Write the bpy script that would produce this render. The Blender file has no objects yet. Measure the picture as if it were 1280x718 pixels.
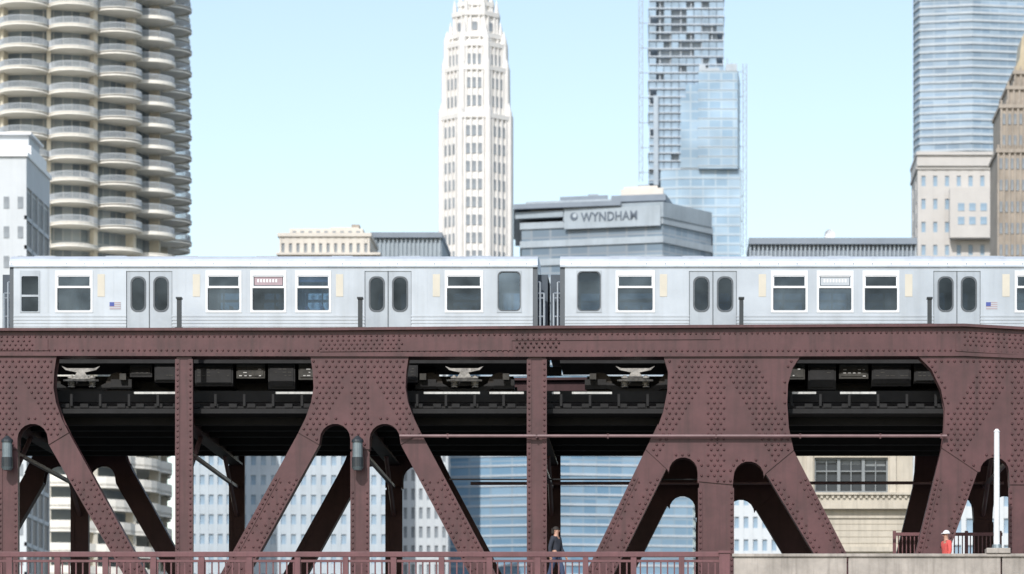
import bpy, bmesh, math, random
from mathutils import Vector, Matrix
random.seed(7)
S=bpy.context.scene; C=S.collection
XC=205/45.0; ZC=2.2
def X(px,y=0.0): return XC+(px-845)/45.0*(100+y)/100.0
def Z(py,y=0.0): return ZC+(1010-py)/45.0*(100+y)/100.0
def XD(px,d): return X(px,d-100)
def ZD(py,d): return Z(py,d-100)
# ---------------------------------------------------------------- materials
def mat(name,col,rough=.6,metal=0.0,var=.15,scale=1.5,streak=0.0,bump=0.0,spec=.5,dirt_sheen=None):
    m=bpy.data.materials.new(name); m.use_nodes=True; n=m.node_tree.nodes; l=m.node_tree.links
    b=n['Principled BSDF']; b.inputs['Roughness'].default_value=rough; b.inputs['Metallic'].default_value=metal
    b.inputs['Specular IOR Level'].default_value=spec
    tc=n.new('ShaderNodeTexCoord'); mp=n.new('ShaderNodeMapping'); l.new(tc.outputs['Object'],mp.inputs['Vector'])
    no=n.new('ShaderNodeTexNoise'); no.inputs['Scale'].default_value=scale; no.inputs['Detail'].default_value=6
    no.inputs['Roughness'].default_value=.65
    l.new(mp.outputs['Vector'],no.inputs['Vector'])
    mx=n.new('ShaderNodeMixRGB'); mx.blend_type='MIX'
    mr=n.new('ShaderNodeMapRange'); mr.inputs[1].default_value=.3; mr.inputs[2].default_value=.7
    l.new(no.outputs['Fac'],mr.inputs[0]); l.new(mr.outputs[0],mx.inputs[0])
    c=Vector(col)
    mx.inputs[1].default_value=(*(c*(1-var)),1); mx.inputs[2].default_value=(*[min(1,k*(1+var)) for k in c],1)
    out=mx.outputs[0]
    if streak>0:
        mp2=n.new('ShaderNodeMapping'); mp2.inputs['Scale'].default_value=(6*scale,6*scale,.35*scale)
        l.new(tc.outputs['Object'],mp2.inputs['Vector'])
        n2=n.new('ShaderNodeTexNoise'); n2.inputs['Scale'].default_value=1; n2.inputs['Detail'].default_value=4
        l.new(mp2.outputs['Vector'],n2.inputs['Vector'])
        r2=n.new('ShaderNodeMapRange'); r2.inputs[1].default_value=.48; r2.inputs[2].default_value=.75; r2.inputs[4].default_value=streak
        l.new(n2.outputs['Fac'],r2.inputs[0])
        m2=n.new('ShaderNodeMixRGB'); l.new(r2.outputs[0],m2.inputs[0]); l.new(out,m2.inputs[1])
        dc=dirt_sheen if dirt_sheen else c*.4
        m2.inputs[2].default_value=(*dc,1); out=m2.outputs[0]
    l.new(out,b.inputs['Base Color'])
    if bump>0:
        bp=n.new('ShaderNodeBump'); bp.inputs['Strength'].default_value=bump; bp.inputs['Distance'].default_value=.05
        l.new(no.outputs['Fac'],bp.inputs['Height']); l.new(bp.outputs[0],b.inputs['Normal'])
    return m
def pane_mat(name,c1,c2,mort,w,h,ms=.08,rough=.25,metal=0.0):
    m=bpy.data.materials.new(name); m.use_nodes=True; n=m.node_tree.nodes; l=m.node_tree.links
    b=n['Principled BSDF']; b.inputs['Roughness'].default_value=rough; b.inputs['Metallic'].default_value=metal
    tc=n.new('ShaderNodeTexCoord'); sp=n.new('ShaderNodeSeparateXYZ'); l.new(tc.outputs['Object'],sp.inputs[0])
    ad=n.new('ShaderNodeMath'); ad.operation='ADD'; l.new(sp.outputs[0],ad.inputs[0]); l.new(sp.outputs[1],ad.inputs[1])
    cb=n.new('ShaderNodeCombineXYZ'); l.new(ad.outputs[0],cb.inputs[0]); l.new(sp.outputs[2],cb.inputs[1])
    br=n.new('ShaderNodeTexBrick'); br.offset=0; l.new(cb.outputs[0],br.inputs['Vector'])
    br.inputs['Color1'].default_value=(*c1,1); br.inputs['Color2'].default_value=(*c2,1); br.inputs['Mortar'].default_value=(*mort,1)
    br.inputs['Scale'].default_value=1; br.inputs['Mortar Size'].default_value=ms
    br.inputs['Brick Width'].default_value=w; br.inputs['Row Height'].default_value=h
    no=n.new('ShaderNodeTexNoise'); no.inputs['Scale'].default_value=.05; l.new(cb.outputs[0],no.inputs['Vector'])
    mx=n.new('ShaderNodeMixRGB'); mx.blend_type='MULTIPLY'; mx.inputs[0].default_value=.7
    mr=n.new('ShaderNodeMapRange'); mr.inputs[1].default_value=.35; mr.inputs[2].default_value=.65; mr.inputs[3].default_value=.65; mr.inputs[4].default_value=1.2
    l.new(no.outputs['Fac'],mr.inputs[0])
    l.new(br.outputs['Color'],mx.inputs[1]); l.new(mr.outputs[0],mx.inputs[2])
    l.new(mx.outputs[0],b.inputs['Base Color'])
    return m
M={}
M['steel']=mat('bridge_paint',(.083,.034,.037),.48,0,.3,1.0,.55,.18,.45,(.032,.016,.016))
M['steel_shaded']=mat('bridge_paint_shade',(.055,.024,.026),.6,0,.3,1.0,.5,.1,.3,(.03,.014,.012))  # copy of the bridge paint, darkened so its colour carries the shade
M['rail_paint']=mat('railing_paint',(.135,.055,.062),.5,0,.2,2,.3)
M['pipe']=mat('conduit_paint',(.16,.095,.10),.5,0,.2,2)
M['black']=mat('matte_black',(.009,.009,.010),.8,0,.4,3)  # near-black base for track deck, supports and small dark parts
M['under']=mat('underframe_dark',(.014,.014,.015),.75,0,.4,4)
M['undergrey']=mat('underframe_grey',(.045,.043,.038),.7,0,.5,5)
M['springm']=mat('truck_casting',(.34,.33,.31),.6,0,.55,9)
M['wheelm']=mat('wheel_steel',(.03,.026,.024),.5,.5,.3,6)
M['board']=mat('cover_board',(.50,.50,.49),.6,0,.25,2,.5)
M['silver']=mat('train_aluminium',(.42,.47,.535),.33,.55,.13,.45,.38,.05,.5,(.27,.30,.33))  # tone noise and streaks put uneven reflections into the metal colour
M['roof']=mat('train_roof',(.52,.57,.63),.5,.2,.09,.6,.35,0,.4,(.36,.38,.4))
M['silver2']=mat('train_door_metal',(.35,.395,.45),.33,.5,.12,.9,.25)
M['frame_white']=mat('window_frame_white',(.70,.73,.76),.4,0,.04,2)
M['frame_grey']=mat('window_frame_rubber',(.08,.095,.11),.5,0,.1,2)
M['gang']=mat('diaphragm_blue_grey',(.055,.075,.10),.6,0,.2,2)
M['cream']=mat('cream_panel',(.56,.53,.45),.5,0,.06,2)
M['inter']=mat('train_interior',(.20,.20,.21),.7,0,.1,2)
M['interdark']=mat('seat_blue',(.03,.05,.10),.8,0,.1,2)
M['red']=mat('sign_red',(.42,.12,.12),.5,0,.1,2)
M['mauve']=mat('sign_mauve',(.36,.27,.30),.5,0,.1,2)
M['pale']=mat('sign_pale',(.42,.46,.50),.5,0,.05,2)
M['blue']=mat('flag_blue',(.05,.08,.3),.5,0,.05,2)
M['white']=mat('white_paint',(.74,.76,.78),.4,0,.05,2,.2)
M['lampgrey']=mat('lamp_grey',(.17,.21,.23),.4,.3,.2,5)
M['lampdark']=mat('lamp_dark',(.03,.038,.045),.4,.2,.15,5)
M['concrete']=mat('concrete',(.36,.33,.30),.85,0,.25,1.5,.5,.3,.2)
M['asphalt']=mat('asphalt',(.05,.05,.052),.9,0,.2,2)
M['ground']=mat('ground_grey',(.16,.155,.14),.9,0,.3,.02)
M['marina']=mat('tower_concrete',(.80,.78,.72),.8,0,.06,.4,.2,0,.3,(.6,.58,.52))  # skyline colours from here are paled, distance haze mixed into them
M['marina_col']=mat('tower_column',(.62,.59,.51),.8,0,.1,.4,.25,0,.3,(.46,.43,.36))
M['marina_glass']=pane_mat('tower_glass',(.14,.19,.24),(.38,.44,.49),(.42,.46,.49),1.5,2.85,.12,.35)
M['mrail']=mat('balcony_rail',(.42,.46,.50),.5,.1,.1,1)
M['terra']=mat('terracotta_white',(.73,.72,.70),.7,0,.07,.3,.25,0,.4,(.55,.54,.51))
M['dkglass']=mat('window_dark',(.22,.25,.28),.3,0,.35,.25)  # distant panes lightened so the colour carries haze
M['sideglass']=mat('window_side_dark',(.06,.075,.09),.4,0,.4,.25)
M['blglass']=mat('window_blue',(.24,.34,.44),.25,0,.3,.2)
M['beige']=mat('beige_stone',(.62,.59,.54),.8,0,.08,.3,.2,0,.4,(.48,.45,.40))
M['pinkstone']=mat('greybeige_stone',(.50,.49,.475),.8,0,.06,.3,.15,0,.4,(.42,.41,.39))
M['greypanel']=mat('grey_cladding',(.30,.36,.41),.6,0,.12,.3,.2)
M['greyroof']=mat('grey_roof',(.20,.24,.29),.6,0,.1,.3)
M['signpanel']=mat('sign_band',(.35,.41,.46),.6,0,.1,.3,.2)
M['ltgrey']=mat('light_grey_cladding',(.42,.48,.53),.6,0,.08,.3,.2)
M['palewall']=mat('pale_wall',(.54,.58,.61),.7,0,.06,.2,.15)
M['cstone']=mat('cream_limestone',(.48,.44,.37),.8,0,.12,.8,.4)
M['joint']=mat('stone_joint',(.33,.29,.23),.9,0,.1,.8)
M['winframe']=mat('window_frame_dull',(.20,.22,.23),.6,0,.1,1)
M['brown']=mat('brown_stone',(.35,.31,.265),.8,0,.2,.3,.4)
M['goldm']=mat('gilded_roof',(.44,.38,.27),.5,.1,.2,.5)
M['slab']=mat('slab_concrete',(.44,.50,.56),.8,0,.12,.2,.25)
M['core']=mat('core_concrete',(.36,.43,.50),.8,0,.15,.1,.2)
M['hoist']=mat('hoist_steel',(.30,.35,.42),.6,0,.1,1)
M['twglassA']=pane_mat('curtain_wall_blue',(.24,.37,.50),(.33,.46,.58),(.38,.49,.58),4.5,3.4,.3,.35)  # far curtain walls paled, haze is part of these colours
M['twglassB']=pane_mat('curtain_wall_steel',(.19,.28,.38),(.28,.38,.48),(.31,.40,.48),4,3.2,.2,.35)
M['twglassC']=pane_mat('curtain_wall_low',(.15,.27,.39),(.26,.39,.51),(.26,.35,.43),2.4,3,.12,.25)
M['twglassD']=pane_mat('hotel_glass',(.17,.24,.31),(.27,.34,.41),(.30,.35,.40),2.4,3,.15,.3)
M['skin']=mat('skin',(.45,.26,.19),.6,0,.05,5)
M['darkcloth']=mat('dark_cloth',(.03,.035,.05),.9,0,.2,8)
M['jean']=mat('denim',(.05,.07,.13),.9,0,.2,8)
M['redcloth']=mat('red_cloth',(.60,.10,.09),.9,0,.15,8)
M['hair']=mat('dark_hair',(.02,.015,.012),.7,0,.2,9)
M['letters']=mat('sign_letters',(.10,.13,.17),.5,0,.1,1)
def glassmat(nm,tint,gl):
    m=bpy.data.materials.new(nm); m.use_nodes=True; n=m.node_tree.nodes; l=m.node_tree.links
    n.remove(n['Principled BSDF']); o=n['Material Output']
    t=n.new('ShaderNodeBsdfTransparent'); t.inputs[0].default_value=(*tint,1)
    g=n.new('ShaderNodeBsdfGlossy'); g.inputs[0].default_value=(.75,.88,1,1); g.inputs['Roughness'].default_value=.08
    mx=n.new('ShaderNodeMixShader')
    tc=n.new('ShaderNodeTexCoord'); no=n.new('ShaderNodeTexNoise'); no.inputs['Scale'].default_value=1.3; no.inputs['Detail'].default_value=2; l.new(tc.outputs['Object'],no.inputs['Vector'])
    mr=n.new('ShaderNodeMapRange'); mr.inputs[1].default_value=.3; mr.inputs[2].default_value=.7; mr.inputs[3].default_value=gl*.6; mr.inputs[4].default_value=gl*1.4
    l.new(no.outputs['Fac'],mr.inputs[0]); l.new(mr.outputs[0],mx.inputs[0])
    bp=n.new('ShaderNodeBump'); bp.inputs['Strength'].default_value=.12; l.new(no.outputs['Fac'],bp.inputs['Height']); l.new(bp.outputs[0],g.inputs['Normal'])
    l.new(t.outputs[0],mx.inputs[1]); l.new(g.outputs[0],mx.inputs[2]); l.new(mx.outputs[0],o.inputs['Surface'])
    return m
GL={'a':glassmat('train_glass_dark',(.12,.17,.22),.06),'b':glassmat('train_glass',(.22,.30,.37),.08),'c':glassmat('train_glass_clear',(.42,.58,.74),.06),'d':glassmat('train_glass_reflecting',(.24,.33,.42),.12),'e':glassmat('door_glass',(.10,.14,.19),.045),'f':glassmat('train_glass_far',(.7,.76,.8),.06)}
# ---------------------------------------------------------------- helpers
OFF={}
def tag(o,label=None,cat=None,group=None,kind=None):
    if label: o['label']=label
    if cat: o['category']=cat
    if group: o['group']=group
    if kind: o['kind']=kind
    return o
def thing(name,label,cat,loc=(0,0,0),group=None):
    o=bpy.data.objects.new(name,None); C.objects.link(o); o.location=loc; o.empty_display_size=.5
    OFF[o.name]=Vector(loc); return tag(o,label,cat,group)
class MB:
    def __init__(s): s.v=[]; s.f=[]; s.mi=[]; s.m=0
    def add(s,vs,fs):
        k=len(s.v); s.v+=[tuple(q) for q in vs]; s.f+=[tuple(i+k for i in q) for q in fs]; s.mi+=[s.m]*len(fs); return s
    def box(s,x0,x1,y0,y1,z0,z1):
        if x0>x1:x0,x1=x1,x0
        if z0>z1:z0,z1=z1,z0
        if y0>y1:y0,y1=y1,y0
        return s.add([(x0,y0,z0),(x1,y0,z0),(x1,y1,z0),(x0,y1,z0),(x0,y0,z1),(x1,y0,z1),(x1,y1,z1),(x0,y1,z1)],
          [(0,1,5,4),(1,2,6,5),(2,3,7,6),(3,0,4,7),(4,5,6,7),(3,2,1,0)])
    def prism(s,p,y0,y1):
        n=len(p)
        return s.add([(a,y0,b) for a,b in p]+[(a,y1,b) for a,b in p],
          [tuple(range(n)),tuple(range(2*n-1,n-1,-1))]+[(i,i+n,(i+1)%n+n,(i+1)%n) for i in range(n)])
    def prismz(s,p,z0,z1):
        n=len(p)
        return s.add([(a,b,z0) for a,b in p]+[(a,b,z1) for a,b in p],
          [tuple(range(n)),tuple(range(2*n-1,n-1,-1))]+[(i,i+n,(i+1)%n+n,(i+1)%n) for i in range(n)])
    def prismx(s,p,x0,x1):
        n=len(p)
        return s.add([(x0,a,b) for a,b in p]+[(x1,a,b) for a,b in p],
          [tuple(range(n)),tuple(range(2*n-1,n-1,-1))]+[(i,i+n,(i+1)%n+n,(i+1)%n) for i in range(n)])
    def frus(s,cx,cy,z0,z1,r0,r1,n=12,rot=0):
        a=[rot+2*math.pi*i/n for i in range(n)]
        return s.add([(cx+r0*math.cos(t),cy+r0*math.sin(t),z0) for t in a]+[(cx+r1*math.cos(t),cy+r1*math.sin(t),z1) for t in a],
          [tuple(range(n)),tuple(range(2*n-1,n-1,-1))]+[(i,i+n,(i+1)%n+n,(i+1)%n) for i in range(n)])
    def tube(s,p0,p1,r,n=8):
        p0=Vector(p0);p1=Vector(p1);d=(p1-p0).normalized()
        u=d.orthogonal().normalized(); w=d.cross(u)
        vs=[p+ (u*math.cos(2*math.pi*i/n)+w*math.sin(2*math.pi*i/n))*r for p in (p0,p1) for i in range(n)]
        return s.add(vs,[tuple(range(n)),tuple(range(2*n-1,n-1,-1))]+[(i,i+n,(i+1)%n+n,(i+1)%n) for i in range(n)])
    def rivet(s,x,y,z,r=.036):
        r*=1.12
        vs=[(x+r*math.cos(k*math.pi/3),y,z+r*math.sin(k*math.pi/3)) for k in range(6)]
        vs+=[(x+.45*r*math.cos(k*math.pi/3),y-.95*r,z+.45*r*math.sin(k*math.pi/3)) for k in range(6)]
        return s.add(vs,[(k,(k+1)%6,(k+1)%6+6,k+6) for k in range(6)]+[(6,7,8,9,10,11)])
    def build(s,name,mats,parent=None,bevel=0,smooth=False,**kw):
        off=OFF.get(parent.name,Vector()) if parent else Vector()
        me=bpy.data.meshes.new(name); me.from_pydata([tuple(Vector(q)-off) for q in s.v],[],s.f)
        if not isinstance(mats,(list,tuple)): mats=[mats]
        for q in mats: me.materials.append(q)
        for p,k in zip(me.polygons,s.mi): p.material_index=k; p.use_smooth=smooth
        b=bmesh.new(); b.from_mesh(me); bmesh.ops.recalc_face_normals(b,faces=b.faces); b.to_mesh(me); b.free()
        o=bpy.data.objects.new(name,me); C.objects.link(o)
        if parent: o.parent=parent; OFF[o.name]=off
        if bevel:
            bv=o.modifiers.new('bevel','BEVEL'); bv.width=bevel; bv.segments=2; bv.limit_method='ANGLE'
        if kw: tag(o,**kw)
        return o
def inst(name,me,loc,parent,rotz=0):
    o=bpy.data.objects.new(name,me); C.objects.link(o)
    off=OFF.get(parent.name,Vector()); o.parent=parent; o.location=Vector(loc)-off; o.rotation_euler.z=rotz; OFF[o.name]=Vector(loc)
    return o
def boxmesh(name,w,t,h,m):
    b=MB().box(-w/2,w/2,-t/2,t/2,-h/2,h/2); me=bpy.data.meshes.new(name); me.from_pydata(b.v,[],b.f); me.materials.append(m); return me
def inpoly(x,y,p):
    r=False; j=len(p)-1
    for i in range(len(p)):
        if (p[i][1]>y)!=(p[j][1]>y) and x<(p[j][0]-p[i][0])*(y-p[i][1])/(p[j][1]-p[i][1])+p[i][0]: r=not r
        j=i
    return r
def edist(x,y,p):
    m=1e9
    for i in range(len(p)):
        a=Vector(p[i]);b=Vector(p[(i+1)%len(p)]);q=Vector((x,y)); d=b-a
        t=max(0,min(1,(q-a).dot(d)/max(1e-9,d.length_squared))); m=min(m,(a+d*t-q).length)
    return m
# ---------------------------------------------------------------- setting
w=MB().add([(-3000,-1500,0),(3000,-1500,0),(3000,75,0),(-3000,75,0)],[(0,1,2,3)])
wm=mat('river_water',(.03,.07,.06),.08,0,.2,.2,0,.4)
w.build('river_water',wm,kind='structure')
MB().box(-6000,6000,70,9000,-1,5).build('ground',M['ground'],kind='structure')
MB().box(X(918),200,-3.4,15.5,-1,8.15).build('bridge_abutment_ground',M['concrete'],kind='structure')
# ---------------------------------------------------------------- bridge
BR=thing('steel_bridge','maroon riveted steel truss bridge carrying the elevated train above a roadway','bridge',(0,0,8.2))
def P2(l): return [(X(a),Z(b)) for a,b in l]
def arch(cx,cy,r,n=9):
    return [(cx+r*math.cos(math.pi*i/n),cy-r*math.sin(math.pi*i/n)) for i in range(n+1)]
def gusset(c,kind):
    if kind=='s':
        R=[(61,445),(58,465),(57,485),(60,503),(67,523),(76,541),(51,556)]+arch(31,549,19)+[(12,562)]
        L=[(-62,445),(-59,465),(-58,485),(-61,503),(-68,523),(-77,541),(-51,556)]+[(-a,b) for a,b in arch(31,549,19)]+[(-12,562)]
    elif kind=='b':
        R=[(106,445),(96,460),(90,480),(89,505),(91,535),(97,563),(62,592)]+arch(41,596,19)+[(21,606)]
        L=[(-66,445),(-60,465),(-61,490),(-66,515),(-75,540),(-88,562),(-62,586)]+[(-a,b) for a,b in arch(41,590,18)]+[(-23,602)]
    else:
        R=[(125,450),(110,470),(100,490),(97,515),(99,540),(105,562),(62,592)]+arch(32,590,18)+[(13,606)]
        L=[(-128,445),(-111,462),(-99,487),(-94,512),(-95,538),(-98,560),(-53,590)]+[(-a,b) for a,b in arch(32,590,18)]+[(-13,606)]
    p=R+L[::-1]
    return [(c+a,b) for a,b in p]
GUS=[(10,'s'),(450,'s'),(895,'b'),(1275,'r')]
def ext(a,b,y): t=(y-a[1])/(b[1]-a[1]); return (a[0]+(b[0]-a[0])*t,y)
DIAG=[((86,541),(168,690),(61,556),(138,690)),((373,541),(291,690),(399,556),(325,690)),
      ((526,541),(605,690),(501,556),(572,690)),((807,562),(745,690),(833,586),(781,690)),
      ((992,563),(1057,690),(957,592),(1016,690)),((1177,560),(1145,690),(1222,590),(1186,690)),
      ((-66,541),(-148,690),(-41,556),(-118,690)),((1380,562),(1440,690),(1337,592),(1400,690))]
POST=[(10,11),(230,9.5),(450,10.5),(671,11),(895,21),(1275,13),(-210,9.5),(1500,13)]
def chordpoly():
    return TOPL+BOTL[::-1]
def interp(l,x):
    for i in range(len(l)-1):
        if l[i][0]<=x<=l[i+1][0]: return l[i][1]+(l[i+1][1]-l[i][1])*(x-l[i][0])/(l[i+1][0]-l[i][0])
TOPL=[(-400,415),(400,414),(700,411.5),(1205,409),(1280,413),(1600,440)]
BOTL=[(-400,444),(700,446),(1205,445),(1280,448),(1600,478)]
def truss(y,near):
    m=M['steel'] if near else M['steel_shaded']
    b=MB().prism(P2(chordpoly()),y,y+.55)
    for L,t0,t1,pr in ((TOPL,0,-3.5,.14),(BOTL,-3.5,.7,.10)):
        b.prism(P2([(a,c+t0) for a,c in L]+[(a,c+t1) for a,c in L[::-1]]),y-pr,y+.69)
    if near:
        for x0,x1,a,c in ((400,640,10,26),(1195,1330,8,30),(640,900,9,14),(-60,60,9,24)):
            b.prism(P2([(x0,interp(TOPL,x0)+a),(x1,interp(TOPL,x1)+a),(x1,interp(TOPL,x1)+c),(x0,interp(TOPL,x0)+c)]),y-.025,y-.001)
        x=-40
        while x<1320:
            t=interp(TOPL,x); bo=interp(BOTL,x)
            dense=(400<x<500) or (x>1200) or (640<x<700) or x<40
            rows=[t+6.5,bo-7]+([t+12,t+17,t+22] if dense else [])
            for k,r in enumerate(rows):
                b.rivet(X(x+(3.5 if k%2 else 0)),y-(.026 if dense and k>1 else .0),Z(r),.032)
            x+=7
    b.build('top_chord',m,BR)
    for c,k in GUS:
        p=gusset(c,k); b=MB().prism(P2(p),y-.03,y-.002); b.prism(P2(p),y+.47,y+.5)
        if near:
            j=0; yy=452
            while yy<606:
                xx=c-130+(4 if j%2 else 0)
                while xx<c+130:
                    if -30<xx<1310 and inpoly(xx,yy,p):
                        e=edist(xx,yy,p)
                        if e>2.6 and (e<7 or abs((abs(xx-c)*1.0-(yy-440)*.53-20))<22 or abs(xx-c)<14):
                            b.rivet(X(xx),y-.03,Z(yy),.037)
                    xx+=8
                yy+=6.5; j+=1
        b.build('gusset_plate',m,BR)
    for (a,b1,c,d) in DIAG:
        q=[ext(a,b1,530),ext(a,b1,790),ext(c,d,790),(c[0],c[1])]
        b=MB().prism(P2(q),y,y+.46)
        for (e,f,sg) in ((a,b1,1),(c,d,-1)):
            s=1 if ext(c,d,700)[0]>ext(a,b1,700)[0] else -1
            s*=sg
            e2=ext(e,f,597); f2=ext(e,f,790)
            b.prism(P2([e2,f2,(f2[0]+s*8,f2[1]),(e2[0]+s*8,e2[1])]),y-.02,y-.001)
            if near:
                yy=600
                while yy<720:
                    xx=ext(e,f,yy)[0]+s*4.2; b.rivet(X(xx),y-.02,Z(yy),.036); yy+=6
                yy=603
                while yy<720:
                    xx=ext(e,f,yy)[0]+s*11.5; b.rivet(X(xx),y,Z(yy),.032); yy+=9
        b.build('diagonal_brace',m,BR)
    for c,hw in POST:
        b=MB().box(X(c-hw),X(c+hw),y+.004,y+.44,Z(790),Z(446))
        zt=Z(610 if c in(895,1275) else 565 if c in(10,450) else 449)
        b.box(X(c-hw-1.5),X(c-hw+4),y-.018,y+.003,Z(790),zt).box(X(c+hw-4),X(c+hw+1.5),y-.018,y+.003,Z(790),zt)
        if near and -30<c<1310:
            yy=455
            while yy<720:
                if not (c in(10,450,895,1275) and yy<610):
                    for s in(-1,1): b.rivet(X(c+s*(hw-1.5)),y-.018,Z(yy),.032)
                yy+=7
        b.build('vertical_post',m,BR)
    MB().box(X(-400),X(1600),y,y+.6,Z(805),Z(778)).build('bottom_chord',m,BR)
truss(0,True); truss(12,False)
for c in (10,230,450,671,895,1275,-210):
    b=MB().box(X(c-4),X(c+4),.56,11.99,Z(528),Z(500)); b.box(X(c-9),X(c+9),.57,11.98,Z(531),Z(528.2))
    b.build('cross_beam',M['steel_shaded'],BR)
    b=MB().box(X(c-2.5),X(c+2.5),.46,11.98,Z(563),Z(559)).tube((X(c),.46,Z(600)),(X(c),3.5,Z(531)),.07,6).tube((X(c),11.98,Z(600)),(X(c),9,Z(531)),.07,6)
    b.build('transverse_strut',M['pipe'],BR)
for yy in (1.7,3.2,4.9,7.2,8.9,10.4):
    MB().box(X(-400),X(1600),yy-.12,yy+.12,Z(524),Z(506)).build('track_stringer',M['black'],BR)
b=MB(); x=-22.0
while x<20: b.box(x,x+.22,.75,11.6,Z(506),Z(501)); x+=.52
b.build('track_ties',M['black'],BR)
MB().box(X(-400),X(1600),.8,11.5,Z(506.5),Z(504)).build('track_deck',M['black'],BR)
RZ=Z(497,2.4)
for yy in (2.58,4.02,8.0,9.44):
    MB().box(X(-400),X(1600),yy-.035,yy+.035,Z(501),RZ).build('track_rail',M['wheelm'],BR)
for k,(a,c) in enumerate(((168,222),(345,395),(530,600),(612,655),(690,700),(715,765),(990,1020),(1050,1095),(-30,30))):
    MB().box(X(a,.75),X(c,.75),.68,.80,Z(493,.75),Z(490.3,.75)).build('cover_board',M['board'],BR)
q=-20
while q<1300: MB().box(X(q,.75),X(q+3,.75),.70,.78,Z(508,.75),Z(493.1,.75)).build('board_support',M['black'],BR); q+=36
MB().box(X(-400),X(1600),1.25,1.4,Z(503,1.3),Z(489,1.3)).build('ballast_guard',M['black'],BR)
MB().box(X(-400),X(1600),.6,1.6,Z(514),Z(508)).build('walkway_plank',M['black'],BR)
MB().box(X(-400),X(1600),10.9,11.9,Z(513),Z(504)).build('walkway_plank',M['black'],BR)
MB().box(X(-400),X(1600),6.3,6.5,Z(506),Z(492)).build('track_divider',M['black'],BR)
MB().tube((X(500),-.16,Z(546)),(X(1183),-.16,Z(546)),.045,8).build('conduit_pipe',M['pipe'],BR)
for c in (560,671,760,895,1000,1100,1176): MB().box(X(c-1),X(c+1),-.2,-.03,Z(549),Z(543)).build('pipe_bracket',M['steel'],BR)
MB().tube((X(560),.6,Z(597)),(X(900),.6,Z(597)),.022,6).build('cable',M['black'],BR)
MB().tube((X(560),11.0,Z(560)),(X(1300),11.0,Z(559)),.05,6).build('conduit_pipe',M['pipe'],BR)
for c in (222,449,927,1163):
    b=MB().box(X(c-2.6),X(c+2.6),.25,.42,Z(411),Z(372)); b.box(X(c-3.6),X(c+3.6),.2,.47,Z(372),Z(370)); b.box(X(c-5),X(c+5),.2,.5,Z(413),Z(408))
    b.build('chord_stanchion',M['lampdark'],BR)
MB().box(X(-400),X(917),-2.4,13.8,7.85,8.15).build('road_deck',M['asphalt'],BR)
MB().box(X(-400),X(917),-2.4,-.25,8.154,8.28).build('sidewalk',M['concrete'],BR)
RL=thing('bridge_railing','maroon steel picket railing along the near sidewalk of the bridge','railing',(0,-2.2,8.28))
yr=-2.2
MB().box(X(-60,yr),X(911,yr),yr-.06,yr+.06,Z(696.5,yr),Z(690,yr)).build('handrail',M['rail_paint'],RL,.01)
MB().box(X(-60,yr),X(911,yr),yr-.03,yr+.03,Z(703,yr),Z(700,yr)).build('middle_rail',M['rail_paint'],RL)
MB().box(X(-60,yr),X(911,yr),yr-.03,yr+.03,Z(735,yr),Z(731,yr)).build('bottom_rail',M['rail_paint'],RL)
c=-48
while c<912:
    b=MB().box(X(c-3.5,yr),X(c+3.5,yr),yr-.08,yr+.08,8.28,Z(697,yr)); b.build('railing_post',M['rail_paint'],RL); c+=60
b=MB(); c=-58; k=0
while c<908:
    b.box(X(c-.9,yr),X(c+.9,yr),yr-.015,yr+.015,Z(731,yr),Z(703,yr)); c+=8.5
b.build('picket_panel',M['rail_paint'],RL)
b=MB().box(X(899,yr),X(912,yr),yr-.14,yr+.14,8.285,Z(692,yr)); b.box(X(898,yr),X(913,yr),yr-.17,yr+.17,Z(692,yr),Z(689,yr)); b.build('end_post',M['rail_paint'],RL)
PR=thing('concrete_parapet','weathered tan concrete parapet right of the maroon railing end post','wall',(X(1100),-2.2,8.15))
b=MB()
for a,c in ((917,1058),(1060,1250),(1252,1420)): b.box(X(a,yr),X(c,yr),yr-.2,yr+.2,8.15,Z(697,yr))
b.build('parapet_wall',M['concrete'],PR,.015)
MB().box(X(915,yr),X(1420,yr),yr-.26,yr+.26,Z(697,yr),Z(693,yr)).build('coping',M['concrete'],PR,.02)
MB().box(X(1232,yr),X(1262,yr),yr-.3,yr+.3,Z(693,yr)+.004,Z(686,yr)).build('pedestal',M['concrete'],PR,.02)
PL=thing('light_pole','slim white round pole standing on the concrete parapet at the right','pole',(X(1246,-2.2),-2.2,Z(686,-2.2)))
x=X(1246,-2.2); b=MB().frus(x,-2.2,Z(686,-2.2),Z(540,-2.2),.085,.075,14); b.build('pole',M['white'],PL,smooth=False)
MB().frus(x,-2.2,Z(540,-2.2),Z(536.5,-2.2),.09,.04,14).build('pole_cap',M['white'],PL)
MB().frus(x,-2.2,Z(686,-2.2),Z(681,-2.2),.15,.12,14).build('base_flange',M['lampgrey'],PL)
FN=thing('picket_fence','short reddish picket fence behind the concrete parapet beside the person in red','fence',(X(1150),3,8.15))
b=MB(); c=1118
while c<1252: b.box(X(c,3)-.015,X(c,3)+.015,2.985,3.015,8.15,Z(668,3)); c+=5
b.build('pickets',M['rail_paint'],FN)
MB().box(X(1116,3),X(1253,3),2.96,3.04,Z(670,3),Z(666,3)).build('top_rail',M['rail_paint'],FN)
for c in (1118,1163,1208,1250): MB().box(X(c-2,3),X(c+2,3),2.94,3.06,8.15,Z(664,3)).build('fence_post',M['rail_paint'],FN)
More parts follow.
